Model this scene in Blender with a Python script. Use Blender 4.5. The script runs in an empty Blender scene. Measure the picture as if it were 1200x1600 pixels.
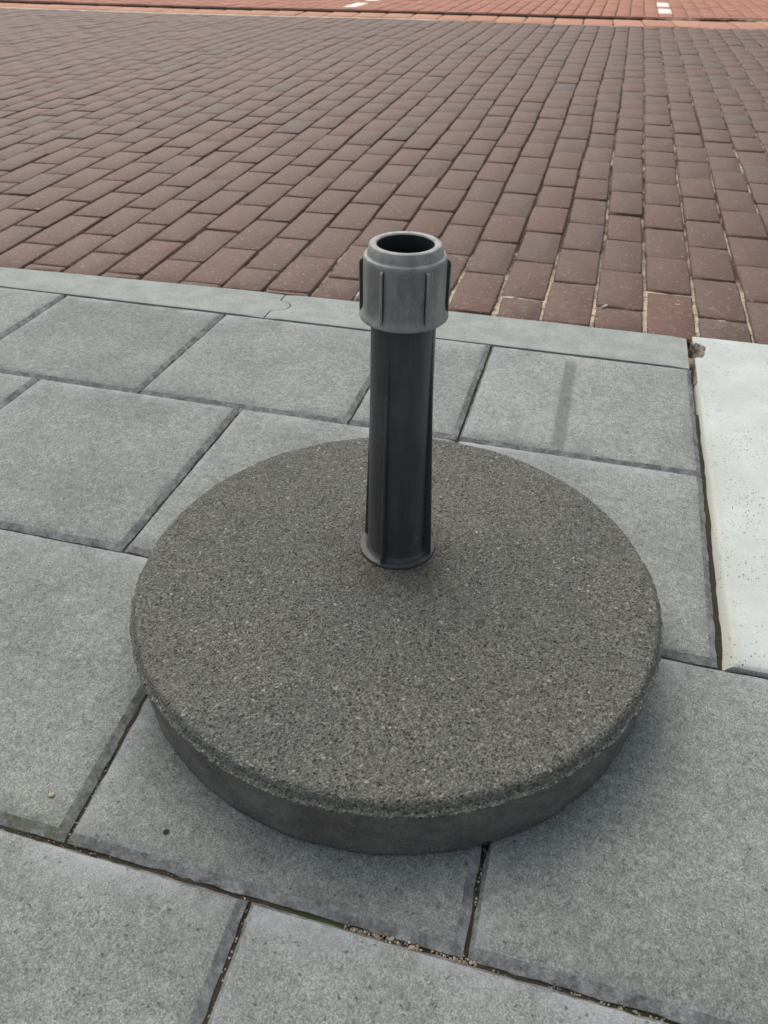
import bpy, bmesh, math, random
import numpy as np
from mathutils import Vector, Matrix, noise

random.seed(11); rng = np.random.default_rng(11)
S = bpy.context.scene
COL = S.collection

# ------------------------------------------------------------------ camera, sky, sun, exposure
EYE = Vector((0, 0, 0.5277))
AX_R = Vector((0.96601356, 0.25826395, 0.01084123))
AX_U = Vector((-0.16684213, 0.59092624, 0.78928441))
AX_F = Vector((-0.19743734, 0.76426822, -0.61393207))
cam = bpy.data.cameras.new('camera'); co = bpy.data.objects.new('camera', cam); COL.objects.link(co)
co.matrix_world = Matrix(((AX_R.x, AX_U.x, -AX_F.x, EYE.x), (AX_R.y, AX_U.y, -AX_F.y, EYE.y),
                          (AX_R.z, AX_U.z, -AX_F.z, EYE.z), (0, 0, 0, 1)))
cam.sensor_fit = 'VERTICAL'; cam.sensor_height = 24.0; cam.lens = 1187.6 / 1600 * 24
cam.clip_start = 0.02; cam.clip_end = 1000
cam.dof.use_dof = True; cam.dof.focus_distance = 0.74; cam.dof.aperture_fstop = 11.0
S.camera = co

SUN_EL, SUN_AZ = math.radians(57), math.radians(38)      # azimuth from +Y towards -X
L = Vector((-math.sin(SUN_AZ) * math.cos(SUN_EL), math.cos(SUN_AZ) * math.cos(SUN_EL), math.sin(SUN_EL)))
w = bpy.data.worlds.new('World'); S.world = w; w.use_nodes = True
nt = w.node_tree
sky = nt.nodes.new('ShaderNodeTexSky'); sky.sky_type = 'NISHITA'; sky.sun_disc = False
sky.sun_elevation = SUN_EL; sky.sun_rotation = -SUN_AZ
sky.air_density = 1.0; sky.dust_density = 4.0; sky.ozone_density = 1.0
hs = nt.nodes.new('ShaderNodeHueSaturation'); hs.inputs['Saturation'].default_value = 0.58      # thin cloud over the blue
nt.links.new(sky.outputs[0], hs.inputs['Color']); nt.links.new(hs.outputs[0], nt.nodes['Background'].inputs[0]); nt.nodes['Background'].inputs[1].default_value = 0.1
sun = bpy.data.lights.new('sun', 'SUN'); sun.energy = 1.12; sun.angle = math.radians(85); sun.color = (1.0, 0.965, 0.84)
so = bpy.data.objects.new('sun', sun); COL.objects.link(so); so.rotation_euler = L.to_track_quat('Z', 'Y').to_euler()
so.location = (0, 0, 5)
S.view_settings.view_transform = 'Standard'; S.view_settings.look = 'None'
S.view_settings.gamma = 1.0; S.view_settings.use_curve_mapping = False
S.view_settings.exposure = 0.48

# ------------------------------------------------------------------ node helpers
class N:
    def __init__(s, name):
        s.m = bpy.data.materials.new(name); s.m.use_nodes = True
        s.t = s.m.node_tree; s.b = s.t.nodes['Principled BSDF']
    def add(s, typ, **kw):
        n = s.t.nodes.new(typ)
        for k, v in kw.items(): setattr(n, k, v)
        return n
    def put(s, sock, v):
        if isinstance(v, bpy.types.NodeSocket): s.t.links.new(v, sock)
        elif isinstance(v, (tuple, list)) and sock.type == 'RGBA' and len(v) == 3: sock.default_value = (*v, 1)
        else: sock.default_value = v
    def math(s, op, a, b=0.0, c=None, clamp=False):
        n = s.add('ShaderNodeMath', operation=op, use_clamp=clamp)
        s.put(n.inputs[0], a); s.put(n.inputs[1], b)
        if c is not None: s.put(n.inputs[2], c)
        return n.outputs[0]
    def ramp(s, v, lo, hi, a=0.0, b=1.0):           # smooth map of a value
        n = s.add('ShaderNodeMapRange', interpolation_type='SMOOTHSTEP')
        s.put(n.inputs[0], v); n.inputs[1].default_value = lo; n.inputs[2].default_value = hi
        n.inputs[3].default_value = a; n.inputs[4].default_value = b
        return n.outputs[0]
    def mix(s, f, a, b, blend='MIX'):
        n = s.add('ShaderNodeMix', data_type='RGBA', blend_type=blend)
        s.put(n.inputs[0], f); s.put(n.inputs[6], a); s.put(n.inputs[7], b)
        return n.outputs[2]
    def noise(s, vec, scale, detail=4, rough=0.55, dist=0.0):
        n = s.add('ShaderNodeTexNoise'); s.put(n.inputs['Vector'], vec)
        n.inputs['Scale'].default_value = scale; n.inputs['Detail'].default_value = detail
        n.inputs['Roughness'].default_value = rough; n.inputs['Distortion'].default_value = dist
        return n.outputs['Fac']
    def voro(s, vec, scale, feature='F1', rnd=1.0):
        n = s.add('ShaderNodeTexVoronoi', feature=feature); s.put(n.inputs['Vector'], vec)
        n.inputs['Scale'].default_value = scale; n.inputs['Randomness'].default_value = rnd
        return n
    def sep(s, v):
        n = s.add('ShaderNodeSeparateXYZ'); s.put(n.inputs[0], v); return n.outputs
    def pos(s): return s.add('ShaderNodeNewGeometry').outputs['Position']
    def island(s): return s.add('ShaderNodeNewGeometry').outputs['Random Per Island']
    def objrand(s): return s.add('ShaderNodeObjectInfo').outputs['Random']
    def attr(s, name): return s.add('ShaderNodeAttribute', attribute_name=name).outputs
    def cramp(s, f, stops, mode='LINEAR'):
        n = s.add('ShaderNodeValToRGB'); s.put(n.inputs[0], f); e = n.color_ramp; e.interpolation = mode
        while len(e.elements) < len(stops): e.elements.new(0.5)
        for i, (p, c) in enumerate(stops):
            e.elements[i].position = p; e.elements[i].color = (*c, 1)
        return n.outputs[0]
    def bump(s, h, strength, dist, prev=None):
        n = s.add('ShaderNodeBump'); s.put(n.inputs['Height'], h)
        n.inputs['Strength'].default_value = strength; n.inputs['Distance'].default_value = dist
        if prev is not None: s.put(n.inputs['Normal'], prev)
        return n.outputs[0]
    def out(s, col=None, rough=None, nrm=None, spec=None):
        if col is not None: s.put(s.b.inputs['Base Color'], col)
        if rough is not None: s.put(s.b.inputs['Roughness'], rough)
        if nrm is not None: s.put(s.b.inputs['Normal'], nrm)
        if spec is not None: s.b.inputs['Specular IOR Level'].default_value = spec
        return s.m

def near_spot(n, p, x, y, r0, r1):       # 1 inside a spot on the ground, 0 outside
    d = n.add('ShaderNodeVectorMath', operation='DISTANCE'); n.put(d.inputs[0], p); d.inputs[1].default_value = (x, y, 0)
    return n.ramp(d.outputs['Value'], r0, r1, 1, 0)

def grains(n, p, scale, cut):            # sparse cells: 1 inside the chosen grains
    v = n.voro(p, scale); c = n.sep(v.outputs['Color'])
    pick = n.math('GREATER_THAN', c[0], cut)
    return n.math('MULTIPLY', pick, n.ramp(v.outputs['Distance'], 0.25, 0.5, 1, 0)), c

def mat_slab():
    n = N('grey_paving_concrete'); p = n.pos()
    r = n.sep(n.add('ShaderNodeObjectInfo').outputs['Color'])[0]           # each slab's own tone, mostly paler in the far rows
    tint = n.mix(r, (0.262, 0.281, 0.262), (0.352, 0.366, 0.342))
    big = n.noise(p, 7, 3, 0.6); mid = n.noise(p, 34, 4, 0.6); fine = n.noise(p, 760, 3, 0.75)
    c = n.mix(n.ramp(big, 0.3, 0.7), n.mix(1.0, tint, (0.76, 0.785, 0.79), 'MULTIPLY'), tint)
    c = n.mix(n.ramp(n.noise(p, 15, 5, 0.7, 0.4), 0.5, 0.72, 0, 0.4), c, n.mix(1.0, c, (1.3, 1.31, 1.32), 'MULTIPLY'))
    c = n.mix(n.ramp(mid, 0.42, 0.75, 0, 0.5), c, n.mix(1.0, c, (1.28, 1.28, 1.24), 'MULTIPLY'))
    c = n.mix(1.0, c, n.add_gray(n.ramp(n.noise(p, 115, 5, 0.75), 0.25, 0.75, 0.76, 1.22)), 'MULTIPLY')
    c = n.mix(n.ramp(n.noise(p, 28, 6, 0.75, 0.3), 0.56, 0.76, 0, 0.55), c, n.mix(1.0, c, (0.66, 0.68, 0.69), 'MULTIPLY'))
    f = n.math('MULTIPLY_ADD', fine, 1.9, 0.05)
    c = n.mix(1.0, c, n.add_gray(f), 'MULTIPLY')
    v = n.voro(p, 1000); vc = n.sep(v.outputs['Color'])
    c = n.mix(1.0, c, n.add_gray(n.ramp(vc[1], 0, 1, 0.74, 1.26)), 'MULTIPLY')
    g1, _ = grains(n, p, 210, 0.955); c = n.mix(n.math('MULTIPLY', g1, 0.65), c, (0.42, 0.4, 0.35))
    g2, _ = grains(n, p, 230, 0.95); c = n.mix(n.math('MULTIPLY', g2, 0.4), c, (0.06, 0.06, 0.06))
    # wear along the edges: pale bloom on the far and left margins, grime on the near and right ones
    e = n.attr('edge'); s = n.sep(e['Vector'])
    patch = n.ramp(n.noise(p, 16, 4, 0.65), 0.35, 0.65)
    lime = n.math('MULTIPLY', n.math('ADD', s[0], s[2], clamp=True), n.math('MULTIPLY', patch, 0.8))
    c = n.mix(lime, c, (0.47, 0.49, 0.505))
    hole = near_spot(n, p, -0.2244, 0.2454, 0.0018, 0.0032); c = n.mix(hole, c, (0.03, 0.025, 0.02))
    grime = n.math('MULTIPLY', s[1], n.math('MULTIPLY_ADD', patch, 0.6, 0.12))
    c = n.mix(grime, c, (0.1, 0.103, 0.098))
    # damp streak on the slab beside the white plate
    x, y, z = n.sep(p)
    xs = n.math('ADD', x, n.math('MULTIPLY', n.math('SUBTRACT', mid, 0.5), 0.007))
    st = n.ramp(n.math('ABSOLUTE', n.math('SUBTRACT', xs, 0.0085)), 0.0055, 0.0115, 1, 0)
    st = n.math('MULTIPLY', st, n.ramp(y, 0.835, 0.86)); st = n.math('MULTIPLY', st, n.ramp(y, 1.085, 1.115, 1, 0))
    c = n.mix(n.math('MULTIPLY', st, 0.48), c, (0.1, 0.11, 0.105))
    # chalky scuffs
    sc = n.math('MULTIPLY', near_spot(n, p, -0.49, 0.75, 0.005, 0.06), n.ramp(n.noise(p, 60, 3, 0.6, 1.0), 0.58, 0.66))
    c = n.mix(n.math('MULTIPLY', sc, 0.7), c, (0.5, 0.5, 0.49))
    # moss creeping out of the joint corner
    ms = n.math('MULTIPLY', near_spot(n, p, -0.325, 0.225, 0.012, 0.05), n.ramp(n.noise(p, 90, 4, 0.7), 0.4, 0.6))
    c = n.mix(n.math('MULTIPLY', n.math('MULTIPLY', ms, n.math('MULTIPLY_ADD', s[1], 0.8, 0.12, clamp=True)), 0.5), c, (0.11, 0.125, 0.05))
    pw = n.add('ShaderNodeVectorMath', operation='MULTIPLY_ADD'); nn = n.add('ShaderNodeTexNoise'); n.put(nn.inputs['Vector'], p); nn.inputs['Scale'].default_value = 260
    n.put(pw.inputs[0], nn.outputs['Color']); pw.inputs[1].default_value = (0.006, 0.006, 0.006); n.put(pw.inputs[2], p)
    pits = n.voro(pw.outputs[0], 260); pc = n.sep(pits.outputs['Color'])
    pit = n.math('MULTIPLY', n.math('GREATER_THAN', pc[2], 0.9), n.ramp(pits.outputs['Distance'], 0.12, 0.32, 1, 0))
    c = n.mix(n.math('MULTIPLY', pit, 0.6), c, (0.05, 0.05, 0.05))
    h = n.math('SUBTRACT', n.math('ADD', n.math('MULTIPLY', fine, 1.2), n.math('MULTIPLY', v.outputs['Distance'], -0.5)), pit)
    b = n.bump(h, 0.75, 0.0013); b = n.bump(n.noise(p, 130, 4, 0.7), 0.4, 0.002, b)
    return n.out(c, 0.86, b, 0.35)

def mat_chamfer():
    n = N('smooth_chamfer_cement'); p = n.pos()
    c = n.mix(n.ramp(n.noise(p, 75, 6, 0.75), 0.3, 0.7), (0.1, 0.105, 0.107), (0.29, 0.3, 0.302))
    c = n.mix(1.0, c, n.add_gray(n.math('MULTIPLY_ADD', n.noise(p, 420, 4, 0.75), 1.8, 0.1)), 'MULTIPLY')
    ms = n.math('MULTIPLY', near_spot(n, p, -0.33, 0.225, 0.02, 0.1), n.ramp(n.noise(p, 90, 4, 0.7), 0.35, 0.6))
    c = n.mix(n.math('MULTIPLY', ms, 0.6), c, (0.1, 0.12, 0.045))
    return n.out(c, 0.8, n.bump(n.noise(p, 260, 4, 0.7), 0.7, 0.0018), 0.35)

def mat_kerb():
    n = N('kerb_concrete'); p = n.pos()
    c = n.mix(n.ramp(n.noise(p, 22, 4, 0.6), 0.3, 0.7), (0.282, 0.309, 0.286), (0.362, 0.386, 0.362))
    c = n.mix(1.0, c, n.add_gray(n.math('MULTIPLY_ADD', n.noise(p, 380, 3, 0.7), 0.9, 0.55)), 'MULTIPLY')
    g, _ = grains(n, p, 150, 0.97); c = n.mix(n.math('MULTIPLY', g, 0.5), c, (0.5, 0.5, 0.47))
    g, _ = grains(n, p, 260, 0.93); c = n.mix(n.math('MULTIPLY', g, 0.45), c, (0.12, 0.12, 0.11))
    c = n.mix(n.ramp(n.noise(p, 60, 5, 0.75, 0.5), 0.55, 0.75, 0, 0.35), c, (0.17, 0.18, 0.16))
    return n.out(c, 0.8, n.bump(n.noise(p, 320, 3, 0.7), 0.55, 0.0012), 0.4)

def mat_white():
    n = N('white_concrete'); p = n.pos()
    c = n.mix(n.ramp(n.noise(p, 9, 4, 0.6), 0.3, 0.7), (0.5, 0.535, 0.505), (0.61, 0.645, 0.622))
    c = n.mix(1.0, c, n.add_gray(n.math('MULTIPLY_ADD', n.noise(p, 300, 3, 0.7), 0.4, 0.8)), 'MULTIPLY')
    m = n.add('ShaderNodeMapping'); n.put(m.inputs[0], p); m.inputs['Scale'].default_value = (1, 0.75, 1)
    q = m.outputs[0]
    pits = None
    for sc, cut, lo, hi in ((120, 0.8, 0.06, 0.15), (230, 0.78, 0.09, 0.23), (400, 0.76, 0.1, 0.32)):
        v = n.voro(q, sc); k = n.sep(v.outputs['Color'])
        a = n.math('MULTIPLY', n.math('GREATER_THAN', k[0], cut), n.ramp(v.outputs['Distance'], lo, hi, 1, 0))
        pits = a if pits is None else n.math('MAXIMUM', pits, a)
    pits = n.math('MULTIPLY', pits, n.ramp(n.noise(p, 14, 2), 0.36, 0.55))
    c = n.mix(n.math('MULTIPLY', pits, 0.8), c, (0.13, 0.12, 0.09))
    c = n.mix(n.ramp(n.noise(p, 5, 6, 0.7, 0.6), 0.46, 0.75, 0, 0.3), c, (0.42, 0.43, 0.4))
    c = n.mix(n.ramp(n.noise(p, 38, 5, 0.75, 0.4), 0.55, 0.8, 0, 0.22), c, (0.4, 0.4, 0.37))
    x, y, z = n.sep(p)
    c = n.mix(n.math('MULTIPLY', n.ramp(x, 0.191, 0.203, 1, 0), 0.55), c, (0.46, 0.45, 0.38))
    st = n.ramp(n.noise(p, 12, 4, 0.7, 0.5), 0.52, 0.72, 0, 0.25)
    c = n.mix(n.math('MULTIPLY', st, n.ramp(y, 0.5, 0.75, 1, 0)), c, (0.4, 0.39, 0.36))
    b = n.bump(n.math('MULTIPLY', pits, -1), 0.8, 0.0015); b = n.bump(n.noise(p, 260, 3), 0.2, 0.001, b)
    return n.out(c, 0.7, b, 0.4)

def mat_broken_shade():
    n = N('broken_dirty_concrete_gap_shade'); p = n.pos()
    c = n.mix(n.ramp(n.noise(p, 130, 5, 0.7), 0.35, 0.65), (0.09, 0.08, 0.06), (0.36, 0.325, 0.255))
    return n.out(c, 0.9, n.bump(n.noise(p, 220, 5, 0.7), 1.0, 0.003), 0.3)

def mat_brick(name, rnd, stops, gloss=0.62):
    n = N(name); p = n.pos(); r = n.island() if rnd == 'island' else n.objrand()
    base = n.cramp(r, stops)
    sh = n.add('ShaderNodeVectorMath', operation='ADD'); n.put(sh.inputs[0], p)
    cmb = n.add('ShaderNodeCombineXYZ'); n.put(cmb.inputs[0], n.math('MULTIPLY', r, 37.0)); n.put(cmb.inputs[2], n.math('MULTIPLY', r, 91.0))
    n.put(sh.inputs[1], cmb.outputs[0]); q = sh.outputs[0]
    smoke = n.ramp(n.noise(q, 13, 4, 0.6), 0.36, 0.68)
    c = n.mix(n.math('MULTIPLY', smoke, 0.4), base, n.mix(1.0, base, (0.86, 0.9, 0.92), 'MULTIPLY'))
    c = n.mix(1.0, c, n.add_gray(n.math('MULTIPLY_ADD', n.noise(q, 330, 4, 0.7), 1.6, 0.2)), 'MULTIPLY')
    c = n.mix(n.ramp(n.noise(q, 45, 3, 0.6), 0.55, 0.8, 0, 0.35), c, n.mix(1.0, c, (1.45, 1.4, 1.35), 'MULTIPLY'))
    g, _ = grains(n, p, 180, 0.955); c = n.mix(n.math('MULTIPLY', g, 0.55), c, (0.42, 0.36, 0.3))
    y = n.sep(p)[1]
    dust = n.math('MULTIPLY', n.ramp(y, 1.3, 1.8, 0.55, 0.1), n.ramp(n.noise(p, 70, 5, 0.75), 0.5, 0.72))
    c = n.mix(n.math('MULTIPLY', dust, 0.6), c, (0.34, 0.28, 0.23))
    b = n.bump(n.noise(q, 300, 4, 0.7), 0.7, 0.0016); b = n.bump(n.noise(q, 40, 3), 0.3, 0.003, b)
    return n.out(c, gloss, b, 0.4)

def mat_bed():
    n = N('joint_sand'); p = n.pos(); x, y, z = n.sep(p)
    k = n.noise(p, 9, 3, 0.6); k2 = n.noise(p, 60, 4, 0.7)
    sand = n.mix(n.noise(p, 420, 3, 0.7), (0.4, 0.33, 0.24), (0.72, 0.63, 0.49))
    dark = n.mix(n.noise(p, 300, 3, 0.7), (0.035, 0.026, 0.02), (0.12, 0.09, 0.066))
    yy = n.math('ADD', y, n.math('MULTIPLY', n.math('SUBTRACT', k, 0.5), 1.0))
    m1 = n.ramp(yy, 1.32, 1.65, 1, 0)
    m2 = n.math('MULTIPLY', n.ramp(n.math('ADD', x, n.math('MULTIPLY', n.math('SUBTRACT', k, 0.5), 1.4)), -0.1, 0.35), n.ramp(n.noise(p, 5, 3, 0.65), 0.4, 0.56))
    m = n.math('MAXIMUM', n.math('MULTIPLY', m1, n.ramp(x, -1.0, -0.2, 0.35, 1)), m2)
    m = n.math('MULTIPLY', m, n.ramp(k2, 0.3, 0.5))
    m = n.math('MULTIPLY', m, n.ramp(y, 1.16, 1.2))
    dark = n.mix(n.ramp(y, 1.12, 1.2, 0.65, 0), dark, (0.03, 0.027, 0.021))
    c = n.mix(m, dark, sand)
    moss = n.math('MULTIPLY', n.ramp(n.noise(p, 11, 3, 0.6), 0.5, 0.62), n.ramp(y, 1.1, 1.15, 1, 0))
    c = n.mix(n.math('MULTIPLY', moss, 0.75), c, (0.045, 0.06, 0.018))
    return n.out(c, 0.95, n.bump(n.noise(p, 350, 3, 0.7), 0.9, 0.002), 0.2)

def mat_base():
    n = N('washed_aggregate_concrete')
    p = n.add('ShaderNodeTexCoord').outputs['Object']
    z0 = n.sep(p)[2]
    v = n.voro(p, 620); k = n.sep(v.outputs['Color'])
    v2 = n.voro(p, 900); k2 = n.sep(v2.outputs['Color'])
    c = n.cramp(k[0], [(0.0, (0.095, 0.098, 0.09)), (0.3, (0.132, 0.135, 0.123)), (0.7, (0.158, 0.161, 0.146)), (0.95, (0.2, 0.199, 0.178)), (1.0, (0.29, 0.28, 0.245))])
    c = n.mix(1.0, c, n.add_gray(n.ramp(k2[1], 0, 1, 0.7, 1.3)), 'MULTIPLY')
    c = n.mix(n.ramp(n.noise(p, 9, 4, 0.6), 0.3, 0.7, 0, 0.7), c, n.mix(1.0, c, (1.2, 1.14, 1.04), 'MULTIPLY'))
    c = n.mix(n.ramp(n.noise(p, 22, 5, 0.7, 0.6), 0.55, 0.75, 0, 0.5), c, n.mix(1.0, c, (0.72, 0.72, 0.72), 'MULTIPLY'))
    c = n.mix(1.0, c, n.add_gray(n.ramp(n.noise(p, 150, 4, 0.75), 0.25, 0.75, 0.8, 1.18)), 'MULTIPLY')
    c = n.mix(1.0, c, (0.91, 0.92, 0.905), 'MULTIPLY')
    gd, _ = grains(n, p, 330, 0.86); c = n.mix(n.math('MULTIPLY', gd, n.ramp(z0, 0.0555, 0.0585, 0.3, 0.75)), c, (0.03, 0.03, 0.028))
    ga, _ = grains(n, p, 250, 0.984); c = n.mix(n.math('MULTIPLY', ga, 0.7), c, (0.45, 0.43, 0.38))
    gb, _ = grains(n, p, 260, 0.99); c = n.mix(n.math('MULTIPLY', gb, 0.6), c, (0.3, 0.2, 0.12))
    # brown dirt washed round the foot of the tube
    x, y, z = n.sep(p)
    d = n.add('ShaderNodeVectorMath', operation='DISTANCE'); n.put(d.inputs[0], p); d.inputs[1].default_value = (-0.012, 0.028, 0.066)
    rust = n.math('MULTIPLY', n.ramp(d.outputs['Value'], 0.035, 0.085, 1, 0), n.ramp(n.noise(p, 30, 4, 0.6), 0.3, 0.65))
    c = n.mix(n.math('MULTIPLY', rust, 0.5), c, (0.07, 0.052, 0.036))
    # film of smooth cement on the cast side
    side = n.ramp(z, 0.0545, 0.0575, 1, 0)
    cem = n.mix(n.ramp(n.noise(p, 38, 6, 0.75), 0.3, 0.7), (0.1, 0.094, 0.084), (0.21, 0.198, 0.178))
    cem = n.mix(n.ramp(n.noise(p, 14, 4, 0.7), 0.55, 0.72, 0, 0.5), cem, (0.11, 0.09, 0.068))
    c = n.mix(n.math('MULTIPLY', side, 0.85), c, cem)
    pit = n.math('MULTIPLY', n.math('GREATER_THAN', k[2], 0.8), n.ramp(v.outputs['Distance'], 0.2, 0.5, 1, 0))
    c = n.mix(n.math('MULTIPLY', pit, 0.8), c, (0.02, 0.024, 0.022))
    h = n.math('SUBTRACT', n.math('MULTIPLY', v.outputs['Distance'], -1.1), n.math('MULTIPLY', pit, 1.2))
    h = n.math('SUBTRACT', n.math('ADD', h, n.math('MULTIPLY', k2[0], 0.35)), n.math('MULTIPLY', gd, 1.2))
    h = n.math('MULTIPLY', h, n.ramp(z, 0.0545, 0.0575, 0.38, 1))
    b = n.bump(h, 0.8, 0.0012); b = n.bump(n.noise(p, 120, 3), 0.4, 0.002, b)
    return n.out(c, 0.82, b, 0.4)

def mat_plastic(name, weather):
    n = N(name); p = n.add('ShaderNodeTexCoord').outputs['Object']; x, y, z = n.sep(p)
    base = (0.05, 0.052, 0.053)
    m = n.add('ShaderNodeMapping'); n.put(m.inputs[0], p); m.inputs['Scale'].default_value = (1, 1, 0.25)
    wn = n.noise(m.outputs[0], 60, 5, 0.65)
    if weather:
        c = n.mix(n.ramp(wn, 0.3, 0.7), (0.19, 0.186, 0.17), (0.335, 0.325, 0.298))
        top = n.math('MULTIPLY', n.ramp(z, 0.335, 0.343), n.ramp(n.noise(p, 120, 4, 0.7), 0.35, 0.65, 0.25, 1))
        c = n.mix(n.math('MULTIPLY', top, 0.65), c, (0.48, 0.48, 0.47))
        low = n.ramp(z, 0.294, 0.305, 1, 0)
        c = n.mix(n.math('MULTIPLY', low, 0.5), c, (0.34, 0.32, 0.28))
        wob = n.add('ShaderNodeTexNoise'); n.put(wob.inputs['Vector'], p); wob.inputs['Scale'].default_value = 45
        for sc, rot in ((60, (0.3, 1.1, 0.2)), (75, (1.3, 0.4, 0.9)), (48, (0.9, 2.0, 1.7))):
            ad = n.add('ShaderNodeVectorMath', operation='MULTIPLY_ADD'); n.put(ad.inputs[0], wob.outputs['Color']); ad.inputs[1].default_value = (0.018, 0.018, 0.018); n.put(ad.inputs[2], p)
            mm = n.add('ShaderNodeMapping'); n.put(mm.inputs[0], ad.outputs[0]); mm.inputs['Rotation'].default_value = rot
            mm.inputs['Scale'].default_value = (1, 1, 0.35)
            v = n.voro(mm.outputs[0], sc, 'DISTANCE_TO_EDGE')
            s = n.math('MULTIPLY', n.ramp(v.outputs['Distance'], 0.0, 0.012, 1, 0), n.ramp(n.noise(p, 70 + sc, 3), 0.5, 0.62))
            c = n.mix(n.math('MULTIPLY', s, 0.45), c, (0.5, 0.5, 0.48))
        blot = n.ramp(n.noise(p, 150, 5, 0.75), 0.5, 0.7)
        c = n.mix(n.math('MULTIPLY', blot, 0.35), c, (0.46, 0.45, 0.42))
        rough = 0.46
    else:
        c = n.mix(n.ramp(wn, 0.35, 0.7), base, (0.078, 0.08, 0.08))
        g, _ = grains(n, p, 130, 0.985); c = n.mix(n.math('MULTIPLY', g, 0.35), c, (0.3, 0.3, 0.28))
        low = n.math('MULTIPLY', n.ramp(z, 0.07, 0.1, 1, 0), n.ramp(n.noise(p, 90, 4, 0.7), 0.4, 0.6))
        c = n.mix(n.math('MULTIPLY', low, 0.3), c, (0.13, 0.125, 0.115))
        rough = n.ramp(wn, 0.3, 0.7, 0.34, 0.46)
    return n.out(c, rough, n.bump(n.noise(p, 400, 3, 0.7), 0.12, 0.0006), 0.4)

def mat_plain(name, a, b, scale=40, rough=0.85, rnd=None):
    n = N(name); p = n.pos()
    c = n.mix(n.ramp(n.noise(p, scale, 4, 0.65), 0.3, 0.7), a, b)
    if rnd: c = n.mix(1.0, c, n.add_gray(n.ramp(n.island(), 0, 1, 0.6, 1.35)), 'MULTIPLY')
    return n.out(c, rough, n.bump(n.noise(p, scale * 6, 3, 0.7), 0.4, 0.002), 0.35)

def mat_grit():
    n = N('sand_and_pebbles'); p = n.pos()
    c = n.cramp(n.island(), [(0, (0.1, 0.07, 0.045)), (0.3, (0.3, 0.23, 0.15)), (0.6, (0.45, 0.37, 0.26)), (0.85, (0.25, 0.25, 0.24)), (1, (0.62, 0.58, 0.5))])
    c = n.mix(1.0, c, n.add_gray(n.math('MULTIPLY_ADD', n.noise(p, 500, 3), 0.9, 0.55)), 'MULTIPLY')
    return n.out(c, 0.75, None, 0.4)

def _gray(s, v):
    n = s.add('ShaderNodeCombineXYZ')
    for i in range(3): s.put(n.inputs[i], v)
    return n.outputs[0]
N.add_gray = _gray

M_SLAB, M_CHAM, M_KERB, M_WHITE, M_BROKEN_SHADE = mat_slab(), mat_chamfer(), mat_kerb(), mat_white(), mat_broken_shade()
BROWN = [(0.0, (0.155, 0.08, 0.057)), (0.2, (0.143, 0.079, 0.059)), (0.45, (0.145, 0.074, 0.053)), (0.7, (0.13, 0.079, 0.061)), (0.85, (0.155, 0.075, 0.051)), (1.0, (0.124, 0.08, 0.064))]
RED = [(0.0, (0.42, 0.178, 0.115)), (0.5, (0.46, 0.2, 0.132)), (1.0, (0.39, 0.16, 0.107))]
M_BRICK = mat_brick('brown_clay_brick', 'object', BROWN); M_BRICKS = mat_brick('brown_clay_bricks', 'island', BROWN)
M_RED = mat_brick('red_paving_brick', 'object', RED, 0.8); M_REDS = mat_brick('red_paving_bricks', 'island', RED, 0.8)
M_GUT = mat_brick('salmon_gutter_tile', 'object', [(0, (0.5, 0.24, 0.15)), (1, (0.56, 0.28, 0.18))], 0.8)
M_WB = mat_plain('white_marking_brick', (0.8, 0.77, 0.66), (0.9, 0.88, 0.78), 30, 0.6)
M_BED, M_BASE = mat_bed(), mat_base()
M_TUBE, M_COLLAR = mat_plastic('black_plastic', False), mat_plastic('weathered_grey_plastic', True)
M_GRIT = mat_grit(); M_RIB_SHADED = mat_plain('dull_grey_plastic_shaded', (0.035, 0.036, 0.036), (0.07, 0.07, 0.068), 90, 0.55)
M_GROUND = mat_plain('asphalt', (0.05, 0.05, 0.05), (0.08, 0.078, 0.075), 20)
M_MORTAR = mat_plain('pale_mortar', (0.5, 0.4, 0.3), (0.68, 0.58, 0.47), 12)
M_INNER = mat_plain('dark_tube_bore', (0.012, 0.012, 0.012), (0.02, 0.02, 0.02), 40, 0.6)

# ------------------------------------------------------------------ object helpers
def link(name, me, parent=None, mats=(), smooth=False, loc=None):
    o = bpy.data.objects.new(name, me); COL.objects.link(o)
    if me is not None and not me.materials:
        for m in mats: me.materials.append(m)
    if smooth: me.polygons.foreach_set('use_smooth', [True] * len(me.polygons))
    if parent is not None: o.parent = parent
    if loc is not None: o.location = loc
    return o
def mesh(name, v, f):
    me = bpy.data.meshes.new(name); me.from_pydata([tuple(a) for a in v], [], f); me.update(); return me
def empty(name, loc=(0, 0, 0)):
    o = bpy.data.objects.new(name, None); COL.objects.link(o); o.location = loc; o.empty_display_size = 0.05; return o
def structure(o): o['kind'] = 'structure'; return o
def grid_mesh(name, x0, x1, y0, y1, nx, ny, zf):
    xs, ys = np.linspace(x0, x1, nx), np.linspace(y0, y1, ny)
    v = [(x, y, zf(x, y)) for y in ys for x in xs]
    f = [(j * nx + i, j * nx + i + 1, (j + 1) * nx + i + 1, (j + 1) * nx + i) for j in range(ny - 1) for i in range(nx - 1)]
    return mesh(name, v, f)
def nz(x, y, z=0.0, s=1.0): return noise.noise((x * s, y * s, z * s))

# kerb lines measured on the ground
def kerb_lo(x): return 1.122 + 0.009 * x - 0.003 * x * x
def kerb_hi(x):
    xx = max(min(x, 0.6), -1.6); return 1.2345 + 0.012 * xx - 0.025 * xx * xx

# ------------------------------------------------------------------ the setting
structure(link('ground', grid_mesh('ground', -150, 150, -150, 150, 3, 3, lambda x, y: -0.09), None, [M_GROUND]))

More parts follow.
